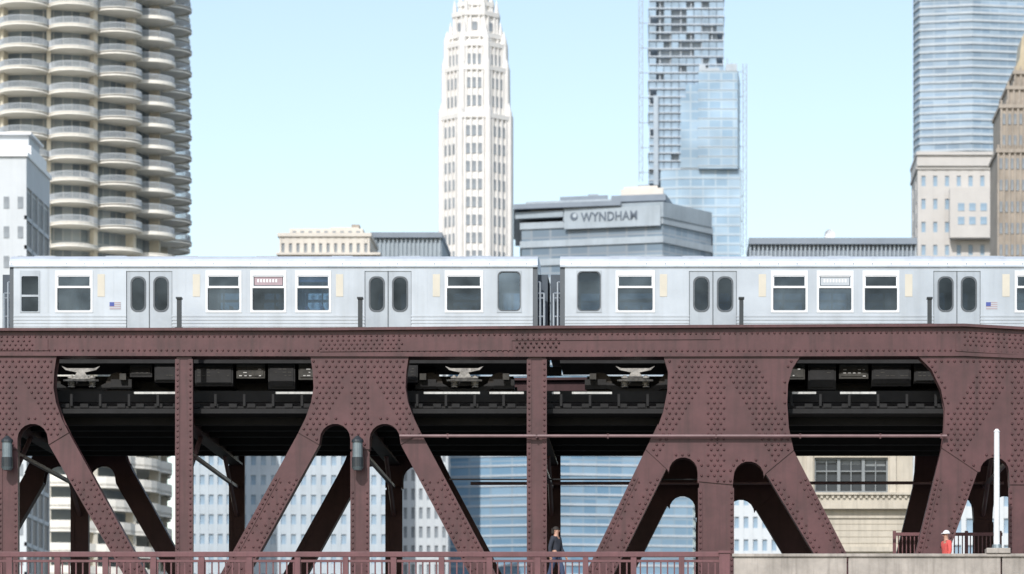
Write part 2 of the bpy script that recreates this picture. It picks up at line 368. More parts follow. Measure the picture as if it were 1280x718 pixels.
for c,lab in ((9,'grey bridge signal lantern on the truss post at the left edge of the picture'),(447,'grey bridge signal lantern on the truss post below the second V shaped gusset')):
    yl=-.35; x=X(c,yl)
    L=thing('signal_lantern',lab,'lantern',(x,yl,Z(590,yl)),'signal lanterns on the truss')
    MB().frus(x,yl,Z(572,yl),Z(553,yl),.14,.14,16).build('lantern_body',M['lampgrey'],L)
    MB().frus(x,yl,Z(553,yl),Z(550,yl),.17,.16,16).frus(x,yl,Z(550,yl),Z(545,yl),.16,.04,16).build('lantern_cap',M['lampdark'],L)
    MB().frus(x,yl,Z(584,yl),Z(572,yl),.16,.16,16).build('lens',M['lampdark'],L)
    MB().frus(x,yl,Z(588,yl),Z(584,yl),.11,.17,16).build('lantern_base',M['lampgrey'],L)
    b=MB().box(x-.03,x+.03,yl+.1,-.02,Z(562,yl),Z(559,yl)).box(x-.03,x+.03,yl+.1,-.02,Z(583,yl),Z(580,yl)); b.build('bracket',M['lampdark'],L)
# ---------------------------------------------------------------- train
YT=1.9; YF=4.7; LEN=660
def Xt(p): return X(p,YT)
def Zt(p): return Z(p,YT)
def rr(x0,x1,z0,z1,r,n=4):
    pts=[];cor=[]
    for k,(cx,cz,a) in enumerate(((x1-r,z1-r,0),(x0+r,z1-r,90),(x0+r,z0+r,180),(x1-r,z0+r,270))):
        for i in range(n+1):
            t=math.radians(a+90*i/n); pts.append((cx+r*math.cos(t),cz+r*math.sin(t))); cor.append(k)
    return pts,cor
def ring(b,o,i,r,y0,y1):
    (x0,x1,z0,z1)=o; pts,cor=rr(*i,r)
    oc=[(x1,z1),(x0,z1),(x0,z0),(x1,z0)]; n=len(pts)
    O=[oc[k] for k in cor]
    vs=[(a,y0,c) for a,c in O]+[(a,y0,c) for a,c in pts]+[(a,y1,c) for a,c in pts]
    fs=[]
    for k in range(n):
        j=(k+1)%n
        if O[k]==O[j]: fs.append((k,n+j,n+k))
        else: fs.append((k,j,n+j,n+k))
        fs.append((n+k,n+j,2*n+j,2*n+k))
    b.add(vs,fs)
def gasket(b,i,th,r,y0,y1):
    # rounded outer and rounded inner outline
    (x0,x1,z0,z1)=i; A,_=rr(x0-th,x1+th,z0-th,z1+th,r+th*.6,5); B,_=rr(x0+th*.3,x1-th*.3,z0+th*.3,z1-th*.3,r,5); n=len(A)
    vs=[(a,y0,c) for a,c in A]+[(a,y0,c) for a,c in B]+[(a,y1,c) for a,c in B]
    fs=[]
    for k in range(n):
        j=(k+1)%n; fs+=[(k,j,n+j,n+k),(n+k,n+j,2*n+j,2*n+k)]
    b.add(vs,fs)
def make_car(end,sg,sc,label,signm,panes):
    def U(u): return Xt(end+sg*u*sc)
    T=thing('train_car',label,'train car',(U(332),3.3,RZ),'silver train cars on the bridge')
    feats=[('t',20,51),('w',68,116),('d',158,216),('w',258,303),('w',314,359),('w',370,415),('d',457,514),('w',556,603),('s',622,647)]
    zb,zs,zt=Zt(447),Zt(391),Zt(338.5); ztop=Zt(332)
    for side in (0,1):
        y0,y1=(YT,YT+.07) if side==0 else (YF-.07,YF)
        yo=y0 if side==0 else y1; s=-1 if side==0 else 1
        b=MB(); prev=6; pi_=0
        spans=[]
        for k,a,c in feats+[('e',LEN-5,LEN-5)]:
            b.box(U(prev),U(a),y0,y1,zb,ztop); spans.append((prev,a))
            if k in 'tws':
                b.box(U(a),U(c),y0,y1,zb,zs); b.box(U(a),U(c),y0,y1,zt,ztop); spans.append((a,c))
            elif k=='d': b.box(U(a),U(c),y0,y1,Zt(339),ztop)
            prev=c
        for (a,c) in spans:
            q=394.0
            while q<446:
                b.box(U(a),U(c),yo+s*.001,yo+s*.018,Zt(q+2.2),Zt(q)); q+=4.2
        for u in (58,138,150,236,308,364,440,530,612): b.box(U(u)-.006,U(u)+.006,yo+s*.001,yo+s*.006,Zt(391),Zt(336))
        b.build('side_wall',M['silver'],T)
        for a,c in ((0,6),(LEN-5,LEN)): MB().box(U(a),U(c),y0+.01,y1-.01,zb,ztop).build('corner_post',M['frame_grey'],T)
        MB().box(U(0),U(LEN),yo+s*.001,yo+s*.05,Zt(334.4),Zt(332.6)).build('drip_rail',M['silver2'],T)
        for k,a,c in feats:
            x0,x1=sorted((U(a),U(c)))
            gm=GL[panes[pi_%len(panes)]] if side==0 else GL['f']; pi_+=1
            if k in 'tws':
                fm=M['frame_white'] if k=='w' else M['silver2']
                r=.05 if k=='w' else .13 if k=='t' else .04
                t=.06 if k=='w' else .045
                zlo,zhi=(zs+.03,zt-.12) if k=='w' else (zs+.03,zt-.02) if k=='t' else (zs,zt-.14)
                fr=MB(); yy0=yo+s*.02
                ring(fr,(x0,x1,zs,zt),(x0+t,x1-t,zlo+.03,zhi-.02),r,yy0,yo-s*.06)
                fr.box(x0,x1,yo,yy0-s*.001,zs,zs+.004).box(x0,x1,yo,yy0-s*.001,zt-.004,zt)
                if k in 'ws':
                    zm=Zt(359) if k=='w' else Zt(370); fr.box(x0+t-.01,x1-t+.01,yo-s*.03,yo+s*.012,zm-.03,zm+.03)
                if k=='w':
                    fr.box(x0+t,x0+t+.03,yo-s*.03,yo+s*.008,Zt(359),zhi-.02).box(x1-t-.03,x1-t,yo-s*.03,yo+s*.008,Zt(359),zhi-.02).box(x0+t,x1-t,yo-s*.03,yo+s*.008,zhi-.05,zhi-.02)
                f=fr.build('window',fm,T)
                if k=='w':
                    g=MB(); ring(g,(x0+t-.012,x1-t+.012,zlo+.02,Zt(359)-.02),(x0+t+.015,x1-t-.015,zlo+.05,Zt(359)-.045),.03,yo+s*.004,yo-s*.03); g.build('window_gasket',M['frame_grey'],f)
                if k=='t':
                    g=MB(); gasket(g,(x0+t,x1-t,zlo+.03,zhi-.02),.022,.12,yo+s*.024,yo-s*.03); g.build('window_gasket',M['frame_grey'],f)
                MB().box(x0+.02,x1-.02,yo-s*.044,yo-s*.036,zs+.01,zt-.01).build('pane',gm,f)
            else:
                if side==0: gm=GL['e']
                mid=(a+c)/2
                for (e,g) in ((a,mid),(mid,c)):
                    x0,x1=sorted((U(e)+.006*sg,U(g)-.006*sg))
                    d=MB(); yi=yo-s*.03
                    wx0,wx1=x0+.14,x1-.12; wz0,wz1=Zt(388.5),Zt(347)
                    ring(d,(x0,x1,wz0-.06,wz1+.06),(wx0,wx1,wz0,wz1),.17,yi,yi-s*.04)
                    d.box(x0,x1,yi,yi-s*.04,zb,wz0-.06)
                    d.box(x0,x1,yi,yi-s*.04,wz1+.06,Zt(339))
                    dr=d.build('door',M['silver2'],T)
                    g2=MB(); gasket(g2,(wx0,wx1,wz0,wz1),.035,.16,yi+s*.012,yi-s*.02); g2.build('window_gasket',M['frame_grey'],dr)
                    MB().box(wx0-.01,wx1+.01,yi-s*.024,yi-s*.016,wz0-.01,wz1+.01).build('pane',gm,dr)
                MB().box(U(mid)-.012,U(mid)+.012,yo-s*.025,yo-s*.01,zb,Zt(339)).build('door_seal',M['frame_grey'],T)
                for u_ in (a,c): MB().box(U(u_)-.006,U(u_)+.006,yo+s*.001,yo+s*.004,zb,Zt(339)).build('door_edge',M['frame_grey'],T)
        if side==0:
            for a,c in ((122,131),(243,252),(422,431),(541,550)):
                MB().box(U(a),U(c),yo-.012,yo-.001,Zt(371),Zt(343)).build('cream_plate',M['cream'],T)
            x0,x1=sorted((U(521),U(535)))
            f=MB().box(x0,x1,yo-.008,yo-.001,Zt(387.5),Zt(378)).build('flag_decal',M['pale'],T)
            b=MB()
            for q in range(4): b.box(x0,x1,yo-.011,yo-.0085,Zt(379+q*2.5),Zt(378+q*2.5))
            b.build('flag_stripes',M['mauve'],f); MB().box(x0,x0+(x1-x0)*.42,yo-.014,yo-.0115,Zt(383),Zt(378)).build('flag_canton',M['blue'],f)
            x0,x1=sorted((U(319),U(354)))
            sgn=MB().box(x0,x1,YT+.02,YT+.03,Zt(356.5),Zt(345.5)).build('destination_sign',M[signm],T)
            b=MB(); xx=x0+.08
            while xx<x1-.12: b.box(xx,xx+.05,YT+.016,YT+.0195,Zt(353),Zt(349)); xx+=.085
            b.build('sign_lettering',M['white'],sgn)
    n=14; prof=[]
    w=(YF-YT)/2; yc=(YF+YT)/2; H=.36
    for i in range(n+1):
        t=math.pi*i/n; cx=math.cos(t); sx=math.sin(t)
        prof.append((yc-w*math.copysign(abs(cx)**.55,cx)*1.0, ztop+H*abs(sx)**.75))
    MB().prismx(prof,U(0),U(LEN)).build('roof',M['roof'],T,smooth=False)
    for a in (60,150,235,330,430,520,610):
        b=MB().box(U(a),U(a+26),yc-.5,yc+.5,ztop+H-.02,ztop+H+.05); b.build('roof_vent',M['silver2'],T)
    b=MB(); u=14
    while u<LEN: b.box(U(u)-.012,U(u)+.012,YT-.004,YT+.02,ztop+.03,ztop+.06); u+=23
    b.build('roof_rivets',M['frame_grey'],T)
    for e,f in ((0,4),(LEN-4,LEN)):
        b=MB(); x0,x1=U(e),U(f)
        b.box(x0,x1,YT+.071,2.9,zb,ztop).box(x0,x1,3.7,YF-.071,zb,ztop).box(x0,x1,2.9,3.7,Zt(345),ztop)
        b.build('end_wall',M['silver'],T)
        MB().box(U(e+1),U(f-1),2.9,3.7,zb,Zt(345)).build('end_door',M['frame_grey'],T)
    for e0,dr in ((0,-1),(LEN,1)):
        for e in (3,8):
            b=MB(); zt_=352 if e==3 else 366
            for q in (YT+.15,YT+.5,YT+.8): b.tube((U(e0+dr*e),q,Zt(447)),(U(e0+dr*e),q,Zt(zt_)),.03,6)
            for zz in (352,372,395,420): b.tube((U(e0+dr*e),YT+.15,Zt(max(zz,zt_))),(U(e0),YT+.15,Zt(max(zz,zt_))),.025,6)
            b.build('safety_gate',M['silver2'],T)
        MB().box(U(e0+dr*12),U(e0),2.3,4.3,Zt(447),Zt(341)).build('gangway_diaphragm',M['gang'],T)
        MB().box(U(e0+dr*14),U(e0),3.15,3.45,Zt(462),Zt(452)).build('coupler',M['under'],T)
    MB().box(U(5),U(LEN-5),YT+.08,YF-.08,zb,Zt(443)).build('floor',M['inter'],T)
    b=MB().box(U(5),U(LEN-5),YT+.09,YT+.3,Zt(352),Zt(336)).box(U(5),U(LEN-5),YF-.3,YF-.09,Zt(350),Zt(336)); b.build('ceiling_cove',M['inter'],T)
    for a,c in ((60,120),(250,420),(552,606)):
        b=MB(); q=a
        while q<c-8:
            for y0,y1 in ((YT+.12,YT+1.0),(YF-1.0,YF-.12)):
                b.box(U(q),U(q+3),y0,y1,zb,Zt(382)); b.box(U(q+3),U(q+20),y0,y1,Zt(430),Zt(424))
            q+=19
        b.build('seats',M['interdark'],T)
    for a in (140,230,275,300,335,365,400,440,530,580): MB().tube((U(a),3.3,zb),(U(a),3.3,Zt(336)),.025,6).build('grab_pole',M['silver2'],T)
    MB().box(U(0),U(LEN),YT+.05,YF-.05,Zt(454),zb-.002).build('underframe',M['under'],T)
    rnd=random.Random(int(end))
    for a,c,zl,mm in ((150,192,478,'under'),(196,250,484,'under'),(256,300,474,'undergrey'),(304,338,486,'under'),(342,378,472,'undergrey'),(382,430,482,'under'),(434,480,478,'under'),(484,512,470,'under')):
        yf=YT+.1+rnd.random()*.25
        b=MB().box(U(a),U(c),yf,yf+1.0,Zt(zl),Zt(454)); q=a+3
        b.box(U(a+2),U(c-2),yf-.02,yf-.001,Zt(zl-3),Zt(458))
        bx=b.build('equipment_box',M[mm],T,.01)
        l=MB()
        for z_ in (460,464,468):
            q=a+5
            while q<c-6:
                if rnd.random()<.4: l.box(U(q),U(q+rnd.uniform(2,5)),yf-.028,yf-.021,Zt(z_+1.2),Zt(z_))
                q+=6
        if l.v: l.build('label_plate',M['undergrey'] if mm=='under' else M['board'],bx)
    MB().box(U(130),U(530),3.2,YF-.3,Zt(490),Zt(454)).build('equipment_tray',M['black'],T)
    for c0 in (92,572):
        b=MB(); wz=RZ+.36
        for yy in (2.35,4.25):
            b.box(U(c0-62),U(c0-36),yy-.08,yy+.08,wz-.14,wz+.14).box(U(c0+36),U(c0+62),yy-.08,yy+.08,wz-.14,wz+.14)
            b.prism([(U(c0-50),wz+.12),(U(c0-28),wz+.02),(U(c0-16),wz-.12),(U(c0+16),wz-.12),(U(c0+28),wz+.02),(U(c0+50),wz+.12),(U(c0+50),wz-.02),(U(c0+24),wz-.2),(U(c0),wz-.28),(U(c0-24),wz-.2),(U(c0-50),wz-.02)][::1],yy-.07,yy+.07)
        b.box(U(c0-12),U(c0+12),2.3,4.3,wz-.05,wz+.2); b.box(U(c0-60),U(c0+60),2.9,3.6,wz,wz+.3)
        bo=b.build('bogie_frame',M['under'],T)
        for dx in (-44,44):
            for yy in (2.53,3.97):
                w_=MB().tube((U(c0+dx),yy-.06,wz),(U(c0+dx),yy+.07,wz),.36,22).tube((U(c0+dx),yy-.075,wz),(U(c0+dx),yy-.061,wz),.16,14)
                w_.build('wheel',M['wheelm'],bo)
        ys=2.2
        for dx in (-13,13):
            b=MB()
            for k in range(5): b.frus(U(c0+dx),ys,wz-.1+k*.065,wz-.06+k*.065,.10,.10,12)
            b.frus(U(c0+dx),ys,wz-.1,wz+.24,.05,.05,8)
            b.build('spring',M['springm'],bo)
        b=MB(); pts=[(-22,476),(-22,474),(-10,472.5),(-5,465),(-19,462),(-24,457),(-17,459.8),(17,459.8),(24,457),(19,462),(5,465),(10,472.5),(22,474),(22,476)]
        b.prism([(U(c0+a),Zt(z_)) for a,z_ in pts],2.03,2.12); b.build('bolster_hanger',M['springm'],bo)
        for dx in (-52,52): MB().box(U(c0+dx-4),U(c0+dx+4),2.1,2.2,Zt(474),Zt(466)).build('axle_box_cover',M['undergrey'],bo)
    return T
make_car(672,-1,1.0,'silver elevated train car left of the coupling gap, its windows nearest the round tower','mauve','dabcabdba')
make_car(700,1,1.022,'silver elevated train car right of the coupling gap, running out past the right edge','pale','bbdbdadbb')
# ---------------------------------------------------------------- buildings
def visible(p,d):
    px=845+(p[0]-XC)*4500/d; py=1010-(p[2]-ZC)*4500/d
    return -5<px<1285 and (py<325 or 562<py<720)
def windows(T,lst,m,name='window'):
    lst=sorted(lst,key=lambda q:0 if visible((q[0],q[1],q[2]),q[1]+100) else 1)
    cache={}
    for q in lst[:98]:
        k=(round(q[3],2),round(q[4],2))
        if k not in cache: cache[k]=boxmesh('window',q[3],.1,q[4],m)
        inst(name,cache[k],(q[0],q[1],q[2]),T,q[5])
    rest=lst[98:]
    if rest:
        b=MB()
        for x,y,z,w,h,r in rest:
            if r==0: b.box(x-w/2,x+w/2,y-.05,y+.05,z-h/2,z+h/2)
            else: b.box(x-.05,x+.05,y-w/2,y+w/2,z-h/2,z+h/2)
        b.build(name,m,T,kind='stuff')
def grid_building(name,label,cat,p0,p1,pyt,d,depth,wm,gm,cols,pitch,wf=.6,hf=.6,pybot=None,side_cols=4,proud=.35,coping=True,T=None):
    x0,x1=XD(p0,d),XD(p1,d); zt=ZD(pyt,d); zb=5 if pybot is None else ZD(pybot,d); y0=d-100; y1=y0+depth
    if T is None: T=thing(name,label,cat,((x0+x1)/2,y0+depth/2,zb))
    e=proud
    MB().box(x0+e,x1-e,y0+e,y1-e,zb,zt-.4).build('wall',wm,T)
    n=max(1,int(round((zt-zb)/pitch))); ph=(zt-zb)/n
    cw=(x1-x0)/cols; sw=(y1-y0)/side_cols
    b=MB()
    for i in range(cols+1):
        c=x0+i*cw; h=cw*(1-wf)/2
        b.box(max(x0,c-h),min(x1,c+h),y0,y0+e-.003,zb,zt)
    for i in range(side_cols+1):
        c=y0+i*sw; h=sw*(1-wf)/2
        lo=max(y0+e,c-h); hi=min(y1,c+h)
        if hi>lo:
            b.box(x1-e+.003,x1,lo,hi,zb,zt); b.box(x0,x0+e-.003,lo,hi,zb,zt)
    b.build('piers',wm,T)
    b=MB(); wl=[]
    for k in range(n+1):
        z=zb+k*ph; h=ph*(1-hf)/2
        z0,z1=max(zb,z-h),min(zt-.01,z+h)
        b.box(x0+.06,x1-.06,y0+.06,y0+e-.005,z0,z1)
        b.box(x1-e+.005,x1-.06,y0+.06,y1-.06,z0,z1); b.box(x0+.06,x0+e-.005,y0+.06,y1-.06,z0,z1)
        if k<n:
            for i in range(cols): wl.append((x0+(i+.5)*cw,y0+e-.045,z+ph/2,cw*wf,ph*hf,0))
            X_=(x1-e+.045) if (p0+p1)/2<845 else (x0+e-.045)
            for i in range(side_cols): wl.append((X_,y0+(i+.5)*sw,z+ph/2,sw*wf,ph*hf,math.pi/2))
    b.build('spandrels',wm,T)
    windows(T,wl,gm)
    if coping:
        b=MB().box(x0-.25,x1+.25,y0-.25,y1+.25,zt,zt+.5); b.build('cornice',wm,T)
    return T
d=400
x0,x1=XD(-60,d),XD(33,d); ztb=ZD(196,d)
T=thing('office_building','pale grey office block with white stepped top in front of the round tower, far left','building',((x0+x1)/2,d-92,5))
DP=15
MB().box(x0,x1-.25,d-100,d-100+DP,5,ztb).build('wall',M['palewall'],T)
wl=[]
for k in range(16):
    z=ztb-5.1-k*3.3
    MB().box(x1-.249,x1,d-100,d-100+DP,z-1.65-.22,z-1.65+.22).build('floor_band',M['palewall'],T)
    for j in range(4): wl.append((x1-.19,d-98.1+j*3.7,z,3.3,2.75,math.pi/2))
    for j in range(5): wl.append((x0+1.4+j*1.55,d-100.02,z,.6,1.3,0))
MB().box(x1-.249,x1,d-100,d-100+DP,ZD(233,d),ztb).build('parapet_wall',M['palewall'],T)
for j in range(5): MB().box(x1-.249,x1,d-100+j*3.68,d-100+j*3.68+.26,5,ZD(233,d)-.002).build('pier',M['palewall'],T)
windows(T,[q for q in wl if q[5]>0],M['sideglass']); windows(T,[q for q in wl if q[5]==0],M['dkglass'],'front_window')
MB().box(x0-.2,x1+.2,d-100.3,d-99.8+DP,ztb,ztb+.5).build('cornice',M['white'],T)
MB().box(XD(-60,d),XD(46,d)-1,d-100+2,d-100+12,ztb+.502,ZD(178,d)).build('penthouse',M['white'],T)
MB().box(XD(-60,d),XD(41,d)-1,d-100+3,d-100+10,ZD(178,d)+.0,ZD(163,d)).build('penthouse_top',M['palewall'],T)
MB().box(XD(-60,d),XD(45,d)-1,d-100+2.5,d-100+10.6,ZD(163,d)+.0,ZD(160,d)).build('roof_edge',M['white'],T)
# ---- round tower
d=484; cx=XD(61,d); cy=d-100
T=thing('round_tower','round residential tower with scalloped concrete balconies on every floor','building',(cx,cy,5))
base=math.radians(9.9-90)
Rs=16.5
def seam(k,r=Rs): a=base+math.radians(22.5)*k; return Vector((r*math.cos(a),r*math.sin(a)))
def petal(k,sag,n=12,rs=Rs):
    A=seam(k,rs);B=seam(k+1,rs); mid=(A+B)/2; h=(B-A).length/2; out=mid.normalized(); t=(B-A).normalized()
    r=(h*h+sag*sag)/(2*sag); c=mid+out*(sag-r); a=math.asin(min(1,h/r))
    if sag>h: a=math.pi-a
    return [c+out*(r*math.cos(-a+2*a*i/n))+t*(r*math.sin(-a+2*a*i/n)) for i in range(n+1)]
def loc_mesh(b,name,m):
    me=bpy.data.meshes.new(name); me.from_pydata(b.v,[],b.f); me.materials.append(m)
    q=bmesh.new(); q.from_mesh(me); bmesh.ops.recalc_face_normals(q,faces=q.faces); q.to_mesh(me); q.free(); return me
RG=13.8
arc=petal(0,3.1); inner=[seam(1,RG-.05),seam(0,RG-.05)]
sb=MB().prismz([tuple(p) for p in arc]+[tuple(p) for p in inner],0,.15)
for i in range(len(arc)-1):
    a,b_=arc[i],arc[i+1]; ai,bi=a*.985,b_*.985
    sb.prismz([tuple(a),tuple(b_),tuple(bi),tuple(ai)],-.2,.24)
rb=MB()
for i in range(len(arc)-1):
    a,b_=arc[i]*.99,arc[i+1]*.99; ai,bi=a*.997,b_*.997
    rb.prismz([tuple(a),tuple(b_),tuple(bi),tuple(ai)],1.0,1.07)
    for j in range(4):
        p=a.lerp(b_,j/4); rb.box(p.x-.035,p.x+.035,p.y-.035,p.y+.035,.22,1.0)
slabme=loc_mesh(sb,'balcony',M['marina']); railme=loc_mesh(rb,'railing',M['mrail'])
pitch=2.85; zs_=58.0; nf=33; rest=MB()
def addrot(dst,src,k,z):
    a=math.radians(22.5)*k; ca,sa=math.cos(a),math.sin(a)
    dst.add([(cx+x*ca-y*sa,cy+x*sa+y*ca,zz+z) for x,y,zz in src.v],src.f)
for f in range(nf):
    z=zs_+f*pitch
    for k in range(-8,8):
        pyf=1010-(z-ZC)*4500/d
        if -1<=k<=4 and -25<pyf<326:
            o=inst('balcony',slabme,(cx,cy,z),T,math.radians(22.5)*k)
            r=bpy.data.objects.new('railing',railme); C.objects.link(r); r.parent=o
        else:
            addrot(rest,sb,k,z)
rest.build('balcony',M['marina'],T,kind='stuff')
MB().frus(cx,cy,zs_,zs_+nf*pitch,RG,RG,48).build('glass_wall',M['marina_glass'],T)
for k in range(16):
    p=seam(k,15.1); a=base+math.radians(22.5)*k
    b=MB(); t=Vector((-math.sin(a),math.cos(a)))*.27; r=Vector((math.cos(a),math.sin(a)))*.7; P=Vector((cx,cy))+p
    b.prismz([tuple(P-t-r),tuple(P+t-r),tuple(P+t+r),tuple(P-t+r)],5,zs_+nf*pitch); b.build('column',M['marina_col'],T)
for f in range(17):
    z=6+f*2.95
    b=MB(); oc=[]
    for k in range(16): oc+=petal(k,1.0,5,15.9)[:-1]
    pl=[(cx+p.x,cy+p.y) for p in oc]; b.prismz(pl,z,z+.25)
    n=len(oc)
    for i in range(n):
        a,b_=oc[i],oc[(i+1)%n]; ai,bi=a*.985,b_*.985
        b.prismz([(cx+q.x,cy+q.y) for q in (a,b_,bi,ai)],z-.3,z+1.2)
    b.build('parking_level',M['marina'],T)
MB().frus(cx,cy,5,zs_,11,11,32).build('tower_core',M['core'],T)
# ---- beige low building
T=grid_building('stone_building','beige stone building with small square windows and a stepped rooftop, left of the white tower','building',349,462,296,500,12,M['beige'],M['dkglass'],12,3.6,.42,.5,side_cols=4)
d=500
b=MB().box(XD(360,d),XD(452,d),d-98,d-92,ZD(296,d)+.502,ZD(283,d)); b.build('penthouse',M['beige'],T)
MB().box(XD(410,d),XD(446,d),d-97,d-93,ZD(283,d),ZD(280,d)).build('roof_plant',M['beige'],T)
MB().box(XD(436,d),XD(446,d),d-96,d-94,ZD(280,d)+.002,ZD(275,d)).build('roof_vent',M['brown'],T)
MB().box(XD(346,d),XD(476,d),d-101,d-88,ZD(320,d),ZD(317,d)).build('ledge',M['beige'],T)
wl=[]
for i in range(9): wl.append((XD(366+i*10,d),d-98.04,ZD(289.5,d),.5,.7,0))
windows(T,wl,M['dkglass'],'penthouse_window')
def louver_block(label,p0,p1,py,d,depth,m):
    T=thing('louvered_building',label,'building',((XD(p0,d)+XD(p1,d))/2,d-100,5))
    MB().box(XD(p0,d),XD(p1,d),d-99.6,d-100+depth,5,ZD(py,d)-.8).build('wall',m,T)
    b=MB(); c=p0
    while c<p1: b.box(XD(c,d),XD(c+1.6,d),d-100,d-99.61,5,ZD(py,d)-.8); c+=5.3
    b.build('fins',M['signpanel'],T)
    MB().box(XD(p0-1,d),XD(p1+1,d),d-100.4,d-100+depth,ZD(py,d)-.79,ZD(py,d)).build('parapet',M['greyroof'],T)
    return T
louver_block('low dark grey building with vertical fins between the beige building and white tower',464,552,291,540,20,M['greypanel'])
T=louver_block('long low dark building with vertical fins above the right train car',937,1145,298,450,20,M['greyroof'])
d=450; T2=thing('satellite_dish','small white satellite dish on the long low dark rooftop','dish',(XD(1037,d),d-95,ZD(298,d)))
MB().tube((XD(1037,d),d-95,ZD(298,d)),(XD(1037,d),d-95,ZD(292,d)),.08,8).build('mast',M['white'],T2)
b=MB(); cxx,czz=XD(1037,d),ZD(289,d); n=18
vs=[(cxx,d-94.6,czz)]; fs=[]
for r_,yy in ((.45,-.12),(.85,-.45)):
    for i in range(n): a=2*math.pi*i/n; vs.append((cxx+r_*math.cos(a)*.8-yy*.9-.2,d-94.6+yy,czz+r_*math.sin(a)-yy*.4))
for i in range(n):
    j=(i+1)%n; fs+=[(0,1+i,1+j),(1+i,1+n+i,1+n+j,1+j)]
b.add(vs,fs).build('dish',M['white'],T2)
# ---- white gothic tower
d=700; cx,cy=XD(595,d),d-100
T=thing('gothic_tower','slender white terracotta octagonal skyscraper tapering to a spired crown','building',(cx,cy,5))
pxm=d/4500
tiers=[(5,ZD(152,d),43.5),(ZD(152,d),ZD(92,d),39.5),(ZD(92,d),ZD(62,d),37),(ZD(62,d),ZD(50,d),33),(ZD(50,d),ZD(22,d),28),(ZD(22,d),ZD(8,d),21),(ZD(8,d),ZD(-2,d),14),(ZD(-2,d),ZD(-14,d),8)]
R8=math.pi/8; wl=[]
for ti,(z0,z1,hw) in enumerate(tiers):
    R=hw*pxm/math.cos(R8)
    MB().frus(cx,cy,z0,z1,R-.28,R-.28,8,R8).build('shaft',M['terra'],T)
    b=MB(); ap=R*math.cos(R8)
    for k in range(8):
        a=R8+k*math.pi/4
        rr_=.75 if ti<3 else .4
        b.frus(cx+(R-.3)*math.cos(a),cy+(R-.3)*math.sin(a),z0,z1+(1.2 if ti<6 else .5),rr_,rr_*.85,8)
        if ti<7: b.frus(cx+(R-.3)*math.cos(a),cy+(R-.3)*math.sin(a),z1+(1.2 if ti<6 else .5),z1+3.0,rr_*.8,.05,6)
        fa=k*math.pi/4; nrm=Vector((math.cos(fa),math.sin(fa))); tn=Vector((-nrm.y,nrm.x)); side=R*math.sin(R8)
        offs=(-.62,-.21,.21,.62) if ti<3 else (-.45,.45)
        for o_ in offs:
            c=Vector((cx,cy))+nrm*(ap-.05)+tn*side*o_
            q=[c+tn*.16+nrm*.2,c-tn*.16+nrm*.2,c-tn*.16-nrm*.25,c+tn*.16-nrm*.25]
            b.prismz([tuple(p) for p in q],z0,z1+.4)
    b.frus(cx,cy,z1-.5,z1+.35,R+.22,R+.3,8,R8)
    b.build('piers',M['terra'],T)
    ph=3.45 if ti<3 else 2.6
    n=int((z1-z0-1)/ph)
    for f in range(n):
        z=z1-1.2-(f+.5)*ph
        for k in range(8):
            fa=k*math.pi/4; nrm=Vector((math.cos(fa),math.sin(fa)))
            if nrm.y>.3: continue
            tn=Vector((-nrm.y,nrm.x)); side=R*math.sin(R8)
            for o_ in ((-.41,0,.41) if ti<3 else (0,)):
                c=Vector((cx,cy))+nrm*(ap-.235)+tn*side*o_
                wl.append((c.x,c.y,z,.85 if ti<3 else 1.0,2.0 if ti<3 else 1.6,fa+math.pi/2))
def windows_any(T,lst,m):
    lst=sorted(lst,key=lambda q:(0 if visible((q[0],q[1],q[2]),q[1]+100) else 1, abs(math.sin(q[5])),-q[2]))
    cache={}; rest=MB()
    for i,q in enumerate(lst):
        k=(q[3],q[4])
        if i<98:
            if k not in cache: cache[k]=boxmesh('window',q[3],.3,q[4],m)
            inst('window',cache[k],q[:3],T,q[5])
        else:
            t=Vector((math.cos(q[5]),math.sin(q[5])))*q[3]/2; n_=Vector((-t.y,t.x)).normalized()*.15; c=Vector((q[0],q[1]))
            rest.prismz([tuple(c+t+n_),tuple(c-t+n_),tuple(c-t-n_),tuple(c+t-n_)],q[2]-q[4]/2,q[2]+q[4]/2)
    if rest.v: rest.build('window',m,T,kind='stuff')
windows_any(T,wl,M['dkglass'])
MB().frus(cx,cy,ZD(-14,d),ZD(-40,d),1.2,.1,8).build('spire',M['terra'],T)
# ---- banded towers
def banded(name,label,plan,pyt,d0,pitch,gm,sm,T=None,zb=5,th=.5,out=.3,zt=None,cols=None):
    pts=[(XD(p,dd),dd-100) for p,dd in plan]; cxx=sum(p[0] for p in pts)/len(pts); cyy=sum(p[1] for p in pts)/len(pts)
    zt=ZD(pyt,d0) if zt is None else zt
    if T is None: T=thing(name,label,'building',(cxx,cyy,zb))
    MB().prismz(pts,zb,zt).build('curtain_wall',gm,T)
    ex=[]
    for p in pts:
        v=Vector((p[0]-cxx,p[1]-cyy)); L=v.length; ex.append((cxx+v.x*(1+out/L),cyy+v.y*(1+out/L)))
    n=int((zt-zb)/pitch); cnt=0; rest=MB()
    for k in range(n+1):
        z=zt-k*pitch
        if z<zb+1: break
        py=1010-(z-ZC)*4500/d0
        if (py<326 and py>-12 or 560<py<720) and cnt<95: MB().prismz(ex,z-th,z).build('floor_slab',sm,T); cnt+=1
        else: rest.prismz(ex,z-th,z)
    if rest.v: rest.build('floor_slab',sm,T,kind='stuff')
    return T
d=1300
T=thing('unfinished_tower','tall blue glass tower under construction with bare concrete upper floors','building',(XD(865,d),d-90,5))
opn=mat('open_floor_glazing',(.25,.35,.45),.4,0,.4,.12)
zt=ZD(-30,d); zb=ZD(212,d)
MB().box(XD(822,d),XD(897,d),d-97.3,d-80,zb,zt).build('concrete_core',M['core'],T)
x0,x1=XD(811,d),XD(905,d)
z=zb; k=0; gl_=[]
